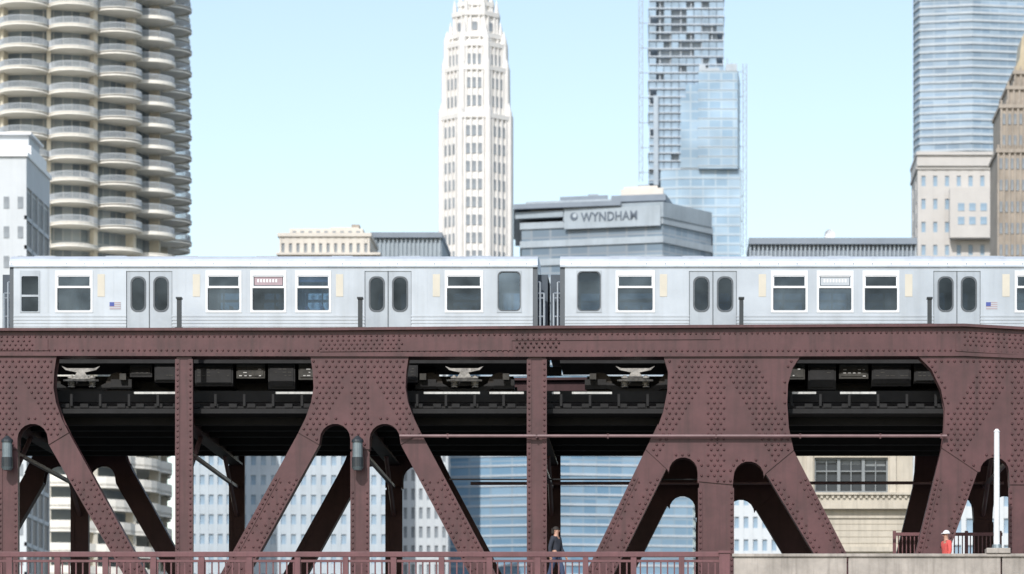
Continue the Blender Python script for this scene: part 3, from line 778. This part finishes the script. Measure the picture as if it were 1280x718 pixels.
while z<zt:
    jl=random.uniform(-.4,.5); jr=random.uniform(-.4,.5)
    MB().box(x0+jl,x1+jr,d-100,d-76,z,z+.45).build('floor_slab',M['slab'],T)
    q=811
    while q<900:
        if random.random()<(.9 if z<ZD(120,d) else .72): gl_.append((XD(q+4.7,d),d-99.5,z+1.6,2.5,2.1,0))
        q+=9.4
    z+=2.9; k+=1
windows(T,gl_,opn,'glazing_panel')
for c in (812,825,838,851,864,877,890,904):
    MB().box(XD(c-.6,d),XD(c+.6,d),d-99.05,d-98.2,zb,zt).build('column',M['slab'],T)
MB().box(XD(817,d),XD(823,d),d-101,d-100.05,ZD(232,d),ZD(120,d)).build('lift_shaft',M['core'],T)
banded('','',[(826,d-1),(852,d-3),(926,d-3),(926,d+25),(826,d+25)],213,d,3.4,M['twglassA'],M['ltgrey'],T,zb=5,th=.25,out=.2)
banded('','',[(811,d+2),(830,d+1),(830,d+20),(811,d+20)],213,d,3.0,opn,M['slab'],T,zb=ZD(228,d),th=.5,out=.3)
banded('','',[(873,d-5),(922,d-5),(925,d+20),(873,d+20)],92,d,3.4,M['twglassA'],M['ltgrey'],T,zb=ZD(214,d),th=.25,out=.2)
MB().box(XD(851,d),XD(873,d),d-103,d-95,ZD(212,d),ZD(124,d)).build('glazed_bay',M['twglassA'],T)
MB().box(XD(857,d),XD(873,d),d-102.9,d-96,ZD(124,d),ZD(108,d)).build('glazed_bay',M['twglassA'],T)
for a,c,p,q_ in ((874,882,92,84),(882,899,92,88),(899,906,92,95),(907,921,92,83)):
    b=MB().box(XD(a,d),XD(c,d),d-104,d-80,ZD(p,d),ZD(min(q_,91.5),d)); b.build('roof_formwork',M['slab'],T)
for c in (878,886,895,909,915,920): MB().box(XD(c-.6,d),XD(c+.6,d),d-103,d-102,ZD(92,d),ZD(random.uniform(74,82),d)).build('column_stub',M['core'],T)
for c,pt,pb,lab in ((801,-20,226,'lattice hoist mast on the left side of the unfinished tower'),(931,80,318,'lattice hoist mast on the right side of the unfinished tower')):
    H=thing('hoist_mast',lab,'hoist',(XD(c,d),d-100,ZD(pb,d)),'hoist masts on the unfinished tower')
    b=MB(); x0,x1=XD(c-2.2,d),XD(c+2.2,d); zz=ZD(pb,d); zt=ZD(pt,d)
    for xx in (x0,x1):
        for yy in (d-100,d-98.6): b.box(xx-.16,xx+.16,yy-.16,yy+.16,zz,zt)
    b.build('mast_rails',M['hoist'],H)
    b=MB(); z=zz; k=0
    while z<zt-2:
        b.tube((x0,d-100,z),(x1,d-100,z+2),.1,4) if k%2 else b.tube((x1,d-100,z),(x0,d-100,z+2),.1,4); z+=2;k+=1
    b.build('lattice',M['hoist'],H)
    b=MB(); z=zz+3
    while z<zt:
        xe=XD(811,d) if c<850 else XD(924,d); b.tube((x0,d-99.5,z),(xe,d-99.5,z),.16,4); z+=9
    b.build('wall_tie',M['hoist'],H)
d=1400
banded('glass_tower','tall blue glass tower with pale floor bands at the upper right',[(1143,d+8),(1150,d),(1215,d-4),(1290,d),(1290,d+40),(1143,d+40)],-30,d,2.95,M['twglassB'],M['ltgrey'],th=.85,out=.5)
d=620
T=grid_building('stone_building','pale grey beige stone building with a projecting block below the glass tower','building',1147,1250,212,620,16,M['pinkstone'],M['blglass'],7,3.9,.35,.45,side_cols=2)
MB().box(XD(1146,d),XD(1251,d),d-100.6,d-84,ZD(212,d)+.52,ZD(195,d)).build('attic',M['pinkstone'],T)
MB().box(XD(1145,d),XD(1252,d),d-101,d-84,ZD(195,d),ZD(191,d)).build('attic_cornice',M['pinkstone'],T)
b=MB().box(XD(1186,d),XD(1252,d),d-102.5,d-100.65,ZD(300,d),ZD(238,d)); b.build('projecting_block',M['pinkstone'],T)
wl=[(XD(1200+i*14,d),d-102.53,ZD(z,d),1.1,1.3,0) for i in range(4) for z in (262,279)]
windows(T,wl,M['blglass'],'block_window')
# brown ornate tower
d=500
T=thing('ornate_tower','brown stone tower with stepped gilded top cut by the right edge of the picture','building',(XD(1275,d),d-90,5))
for a,b_,z0,z1 in ((1247,1340,1000,186),(1251,1335,186,130),(1260,1330,130,106),(1269,1320,106,86)):
    x0,x1=XD(a,d),XD(b_,d); zz0=5 if z0==1000 else ZD(z0,d); zz1=ZD(z1,d)
    MB().box(x0,x1,d-100+(a-1243)*.05+.3,d-88,zz0,zz1).build('shaft',M['brown'],T)
    b=MB(); c=a; yy=d-100+(a-1243)*.05
    while c<1300: b.box(XD(c,d),XD(c+2.2,d),yy,yy+.29,zz0,zz1+.6); c+=7
    b.box(x0-.2,x1,yy-.1,d-88,zz1-.5,zz1+.01); b.build('piers',M['brown'],T)
    wl=[]
    z=zz1-2
    while z>max(zz0+1,ZD(325,d)):
        for q in range(6):
            c=a+4.6+q*7
            if c<1292: wl.append((XD(c,d),yy+.24,z,.35,1.5,0))
        z-=3
    windows(T,wl,M['dkglass'])
b=MB(); x0,x1=XD(1269,d),XD(1303,d); xm=(x0+x1)/2
b.prism([(x0,ZD(86,d)+.02),(x0+.8,ZD(70,d)),(x0+1.1,ZD(44,d)),(xm,ZD(30,d)),(x1-1.1,ZD(44,d)),(x1,ZD(86,d)+.02)],d-98,d-92); b.build('gilded_top',M['goldm'],T)
# ---- hotel
d=600
T=thing('hotel','grey angular hotel block with stepped roof slabs and dark letters along its top','hotel',(XD(790,d),d-85,5))
banded('','',[(652,606),(828,600),(889,611),(889,640),(652,640)],272,d,3.1,M['twglassD'],M['signpanel'],T,th=1.1,out=.35)
def slabpoly(plan,pa,pb,nm,m,dd=600):
    return MB().prismz([(XD(p,q),q-100) for p,q in plan],ZD(pa,dd),ZD(pb,dd)).build(nm,m,T)
slabpoly([(704,603.6),(829,599.4),(890,610.4),(890,639),(704,639)],272,253,'fascia',M['greypanel'])
slabpoly([(644,605.5),(703.7,603.4),(703.7,635),(644,635)],271.9,264,'left_block',M['greypanel'],604)
slabpoly([(642,604.5),(776,600.5),(776,637),(642,637)],261,255,'roof_slab',M['greyroof'],604)
slabpoly([(657,607),(768,604),(768,632),(657,632)],254.9,250,'setback',M['signpanel'],605)
slabpoly([(662,605.7),(703.6,604.6),(703.6,632),(662,632)],263.9,261.1,'clerestory',M['dkglass'],605)
slabpoly([(700,609),(760,607),(760,630),(700,630)],249.9,244,'plant_room',M['greyroof'],607)
slabpoly([(735,611),(748,610.7),(748,622),(735,622)],243.9,238,'roof_box',M['greypanel'],607)
slabpoly([(764,604),(832,602),(850,622),(764,630)],252.9,245,'upper_roof',M['greyroof'],604)
slabpoly([(776,607),(829,605),(831,622),(776,622)],244.9,236,'stepped_plant',M['beige'],606)
slabpoly([(780,609),(822,607.5),(822,620),(780,620)],235.9,231.5,'stepped_plant',M['beige'],607)
slabpoly([(797,611),(812,610.5),(812,618),(797,618)],231.4,227.5,'roof_box',M['greypanel'],608)
A=Vector((XD(706,603.55),503.55)); B=Vector((XD(826,599.5),499.5)); t=(B-A).normalized(); nn=Vector((t.y,-t.x))
q=[A+nn*.25,B+nn*.25,B+nn*.05,A+nn*.05]
pn=MB().prismz([tuple(p) for p in q],ZD(284,601),ZD(259,601)).build('sign_panel',M['signpanel'],T)
cu=bpy.data.curves.new('txt','FONT'); cu.body='WYNDHAM'; cu.size=2.1; cu.extrude=.06; cu.offset=.03; cu.space_character=1.05
to=bpy.data.objects.new('txt',cu); C.objects.link(to); bpy.context.view_layer.update()
dg=bpy.context.evaluated_depsgraph_get(); me=bpy.data.meshes.new_from_object(to.evaluated_get(dg)); bpy.data.objects.remove(to)
wdt=max(v.co.x for v in me.vertices)-min(v.co.x for v in me.vertices)
me.materials.clear(); me.materials.append(M['letters'])
want=(XD(800,600)-XD(727,600))
so=bpy.data.objects.new('sign_lettering',me); C.objects.link(so); so.parent=pn
p0=A+t*((XD(727,603)-A.x)/t.x)+nn*.32
off=OFF[T.name]
so.location=Vector((p0.x,p0.y,ZD(276.5,602)))-off; so.rotation_euler=(math.pi/2,0,math.atan2(t.y,t.x)); so.scale=(want/wdt,1,1)
p1=A+t*((XD(718,603)-A.x)/t.x)+nn*.26
b=MB(); b.tube((p1.x,p1.y,ZD(271,603)),(p1.x+nn.x*.1,p1.y+nn.y*.1,ZD(271,603)),.65,18); em=b.build('sign_emblem',M['letters'],pn)
b=MB(); p2=p1+nn*.1; b.tube((p2.x+.15,p2.y,ZD(270,603)),(p2.x+.15+nn.x*.05,p2.y+nn.y*.05,ZD(270,603)),.36,14).build('emblem_centre',M['ltgrey'],pn)
# ---- buildings seen under the bridge
grid_building('office_building','pale blue grey office facade seen under the bridge between the first two posts','building',236,292,440,440,6,M['ltgrey'],M['blglass'],5,2.4,.55,.5,side_cols=2)
grid_building('office_building','grey concrete grid office building seen under the bridge in the left V opening','building',298,486,440,455,5,M['ltgrey'],M['blglass'],15,2.5,.5,.5,side_cols=2)
grid_building('terracotta_building','white building with tall narrow windows seen under the bridge right of the second lantern','building',492,560,440,520,5,M['palewall'],M['dkglass'],7,2.7,.45,.6,side_cols=2)
banded('glass_building','blue glass building with pale horizontal bands seen under the middle of the bridge',[(563,561),(700,556),(866,560),(870,570),(563,572)],445,560,1.55,M['twglassC'],M['ltgrey'],th=.35,out=.2)
grid_building('office_building','pale narrow building seen under the bridge right of the thick centre post','building',880,985,440,420,5,M['palewall'],M['blglass'],9,2.6,.5,.5,side_cols=2)
grid_building('office_building','light grey windowed building seen under the bridge at the far right','building',1142,1330,440,360,5,M['palewall'],M['blglass'],12,2.6,.6,.55,side_cols=2)
grid_building('office_building','pale building behind the leftmost truss diagonals beside the round tower','building',-80,24,440,420,5,M['palewall'],M['blglass'],8,2.6,.5,.5,side_cols=2)
# cream stone building
d=200
T=thing('limestone_building','cream limestone building with a dark triple window and heavy cornice seen through the right opening','building',(XD(1070,d),d-95,5))
y0=d-100
x0,x1=XD(988,d),XD(1141,d); wx0,wx1=XD(1018,d),XD(1110,d); wz0,wz1=ZD(616,d),ZD(572,d)
b=MB().box(x0,wx0,y0,y0+8,5,ZD(440,d)).box(wx1,x1,y0,y0+8,5,ZD(440,d)).box(wx0,wx1,y0,y0+8,5,wz0).box(wx0,wx1,y0,y0+8,wz1,ZD(440,d))
b.build('wall',M['cstone'],T)
b=MB().box(x0-.2,x1+.15,y0-.5,y0-.002,ZD(637,d),ZD(620,d)).box(x0-.2,x1+.25,y0-.7,y0-.002,ZD(620,d)+.002,ZD(617,d)); c=990
while c<1140: b.box(XD(c,d),XD(c+3,d),y0-.62,y0-.499,ZD(624,d),ZD(620.2,d)); c+=7
b.build('cornice',M['cstone'],T)
b=MB().box(x0-.1,x1+.1,y0-.25,y0-.002,ZD(690,d),ZD(684,d)).box(x0-.1,x1+.1,y0-.2,y0-.002,ZD(566,d),ZD(560,d)).box(x0-.05,x1+.05,y0-.1,y0-.002,ZD(648,d),ZD(645,d)); b.build('string_course',M['cstone'],T)
for c in (1012,1116): MB().box(XD(c-4,d),XD(c+4,d),y0-.15,y0-.002,ZD(617,d)+.01,ZD(567,d)).build('pilaster',M['cstone'],T)
b=MB()
for z_ in (655,663,671,679): b.box(x0,x1,y0-.002,y0-.02,ZD(z_+.5,d),ZD(z_,d))
b.build('stone_joint',M['joint'],T)
for k in range(3):
    a=1018+k*30.7; c=a+30.7
    f=MB().box(XD(a,d),XD(a+2,d),y0+.2,y0+.4,wz0,wz1).box(XD(c-2,d),XD(c,d),y0+.2,y0+.4,wz0,wz1)
    f.box(XD(a+2,d),XD(c-2,d),y0+.22,y0+.38,wz0,wz0+.1).box(XD(a+2,d),XD(c-2,d),y0+.22,y0+.38,wz1-.1,wz1)
    f.box(XD((a+c)/2-.6,d),XD((a+c)/2+.6,d),y0+.24,y0+.36,wz0+.1,wz1-.1).box(XD(a+2,d),XD(c-2,d),y0+.25,y0+.35,ZD(589.5,d),ZD(588,d))
    f=f.build('window',M['winframe'],T); MB().box(XD(a,d),XD(c,d),y0+.42,y0+.45,wz0,wz1).build('pane',M['lampdark'],f)
    MB().box(XD(a+3,d),XD(c-3,d),y0+.40,y0+.418,ZD(578+k*2,d),wz1-.05).build('blind',M['winframe'],f)
# ---------------------------------------------------------------- people
def skin(name,V,E,R,root,m,parent,sub=2):
    me=bpy.data.meshes.new('t'); me.from_pydata(V,E,[]); o=bpy.data.objects.new('t',me); C.objects.link(o)
    o.modifiers.new('s','SKIN').use_smooth_shade=True
    sv=me.skin_vertices[0].data
    for i,r in enumerate(R): sv[i].radius=(r,r) if not isinstance(r,tuple) else r; sv[i].use_root=(i in root)
    o.modifiers.new('u','SUBSURF').levels=sub; o.modifiers['u'].render_levels=sub
    bpy.context.view_layer.update(); dg=bpy.context.evaluated_depsgraph_get()
    nm=bpy.data.meshes.new_from_object(o.evaluated_get(dg)); bpy.data.objects.remove(o)
    nm.materials.clear(); nm.materials.append(m)
    r=bpy.data.objects.new(name,nm); C.objects.link(r); r.parent=parent; return r
def person(px,y,label,rot,top,bot,hat,h=1.76,stride=.25):
    T=thing('person',label,'person',(X(px,y),y,8.28 if px<915 else 8.155)); T.rotation_euler.z=rot; s=h/1.76; T.scale=(s,s,s)
    V=[(0,0,.95)];E=[];R=[(.13,.11)]
    def add(p,par,r): V.append(p);E.append((par,len(V)-1));R.append(r);return len(V)-1
    ch=add((0,0,1.15),0,(.13,.1)); c2=add((0,0,1.34),ch,(.16,.11)); nk=add((0,0,1.48),c2,.055); hb=add((0,-.015,1.57),nk,.07); hm=add((0,-.02,1.65),hb,(.078,.092)); add((0,-.005,1.72),hm,(.06,.07))
    arms=[];legs=[]
    for sg in (-1,1):
        sw=sg*stride*.6
        a=add((sg*.18,0,1.42),c2,.06); e=add((sg*.23,-sw*.3+.02,1.14),a,.042); w_=add((sg*.23,-sw*.8-.06,.90),e,.028); p=add((sg*.23,-sw*.9-.08,.84),w_,.032)
        arms.append((a,e,w_))
        for k,(dx,L) in enumerate(((-.03,.07),(-.01,.085),(.01,.09),(.03,.075))):
            f=add((sg*.23+dx*.4,-sw*.9-.09+dx,.80),p,.009); add((sg*.225,-sw*.9-.10+dx,.80-L),f,.008)
        f=add((sg*.22,-sw*.9-.12,.83),p,.011); add((sg*.215,-sw*.9-.14,.78),f,.009)
        st=sg*stride
        hp=add((sg*.09,0,.90),0,.09); kn=add((sg*.10,-st*.5-.02,.50),hp,.06); an=add((sg*.10,-st+.03,.09),kn,.04); add((sg*.10,-st-.12,.045),an,.035)
        legs.append((hp,kn,an))
    skin('body',V,E,R,[0],M['skin'],T)
    SV=[(0,0,.90),(0,0,1.15),(0,0,1.34),(0,0,1.45)];SE=[(0,1),(1,2),(2,3)];SR=[(.16,.135),(.155,.125),(.185,.135),(.075,.075)]
    for a,e,w_ in arms:
        i=len(SV); SV+=[V[a],V[e],V[w_]]; SE+=[(2,i),(i,i+1),(i+1,i+2)]; SR+=[.078,.06,.045]
    skin('jacket',SV,SE,SR,[0],top,T)
    SV=[(0,0,.97)];SE=[];SR=[(.145,.12)]
    for a,e,w_ in legs:
        i=len(SV); SV+=[V[a],V[e],V[w_]]; SE+=[(0,i),(i,i+1),(i+1,i+2)]; SR+=[.105,.078,.06]
    skin('trousers',SV,SE,SR,[0],bot,T)
    for a,e,w_ in legs:
        p=V[w_]; o=skin('shoe',[(p[0],p[1]+.03,.05),(p[0],p[1]-.07,.05),(p[0],p[1]-.18,.04)],[(0,1),(1,2)],[.05,.055,.04],[0],M['black'],T)
    def lb(b,n,m):
        return_=bpy.data.objects.new(n,loc_mesh(b,n,m)); C.objects.link(return_); return_.parent=T; return return_
    for sg in(-1,1): lb(MB().frus(sg*.032,-.108,1.645,1.657,.012,.012,8),'eye',M['black'])
    b=MB().add([(-.014,-.10,1.615),(.014,-.10,1.615),(0,-.10,1.65),(0,-.135,1.62)],[(0,1,3),(1,2,3),(2,0,3)]); lb(b,'nose',M['skin'])
    for sg in(-1,1): lb(MB().box(sg*.085,sg*.072,-.03,.0,1.62,1.67),'ear',M['skin'])
    lb(MB().box(-.025,.025,-.108,-.1,1.59,1.597),'mouth',M['red'])
    b=MB(); zb_=1.68 if hat else 1.665
    for k in range(5):
        a0=k/5*math.pi/2;a1=(k+1)/5*math.pi/2
        b.frus(0,.0 if hat else .008,zb_+.105*math.sin(a0),zb_+.105*math.sin(a1),.108*math.cos(a0)+.002,.108*math.cos(a1)+.002,16)
    if hat: b.frus(0,-.04,1.675,1.69,.125,.12,16)
    else: b.box(-.085,.085,.02,.105,1.55,1.70)
    lb(b,'hat' if hat else 'hair',M['white'] if hat else M['hair'])
    return T
person(695,-1.2,'person in dark clothes with dark hair walking behind the maroon railing below the centre post',math.radians(60),M['darkcloth'],M['jean'],False,1.64)
person(1183,-1.0,'person in a red top and white hat standing behind the concrete parapet',math.radians(-65),M['redcloth'],M['jean'],True,1.66,.15)
# ---------------------------------------------------------------- light, camera
W=bpy.data.worlds.new('World'); S.world=W; W.use_nodes=True; n=W.node_tree.nodes; l=W.node_tree.links
sk=n.new('ShaderNodeTexSky'); sk.sky_type='NISHITA'; sk.sun_disc=False
el=math.radians(40); azv=Vector((-.24,-.97)).normalized()
sk.sun_elevation=el; sk.sun_rotation=math.atan2(azv.x,azv.y); sk.air_density=1.0; sk.dust_density=.8; sk.ozone_density=1.5; sk.altitude=100
vm=n.new('ShaderNodeVectorMath'); vm.operation='MULTIPLY'; vm.inputs[1].default_value=(1.58,1.40,1.20)
bg=n['Background']; bg.inputs['Strength'].default_value=.15; l.new(sk.outputs[0],vm.inputs[0]); l.new(vm.outputs[0],bg.inputs['Color'])
su=bpy.data.lights.new('sun','SUN'); su.energy=3.8; su.angle=math.radians(.5); su.color=(1,.97,.93)
so=bpy.data.objects.new('sun',su); C.objects.link(so)
dirv=Vector((azv.x*math.cos(el),azv.y*math.cos(el),math.sin(el)))
so.rotation_euler=dirv.to_track_quat('Z','Y').to_euler()
cam=bpy.data.cameras.new('camera'); co=bpy.data.objects.new('camera',cam); C.objects.link(co)
co.location=(XC,-100,ZC); co.rotation_euler=(math.pi/2,0,0)
cam.sensor_width=36; cam.lens=36*100/(1280/45.0); cam.shift_x=-205/1280; cam.shift_y=(1010-359)/1280
cam.clip_end=20000; cam.clip_start=1
cam.dof.use_dof=True; cam.dof.focus_distance=101; cam.dof.aperture_fstop=1.7
S.camera=co
S.view_settings.view_transform='Standard'; S.view_settings.look='None'; S.view_settings.exposure=0
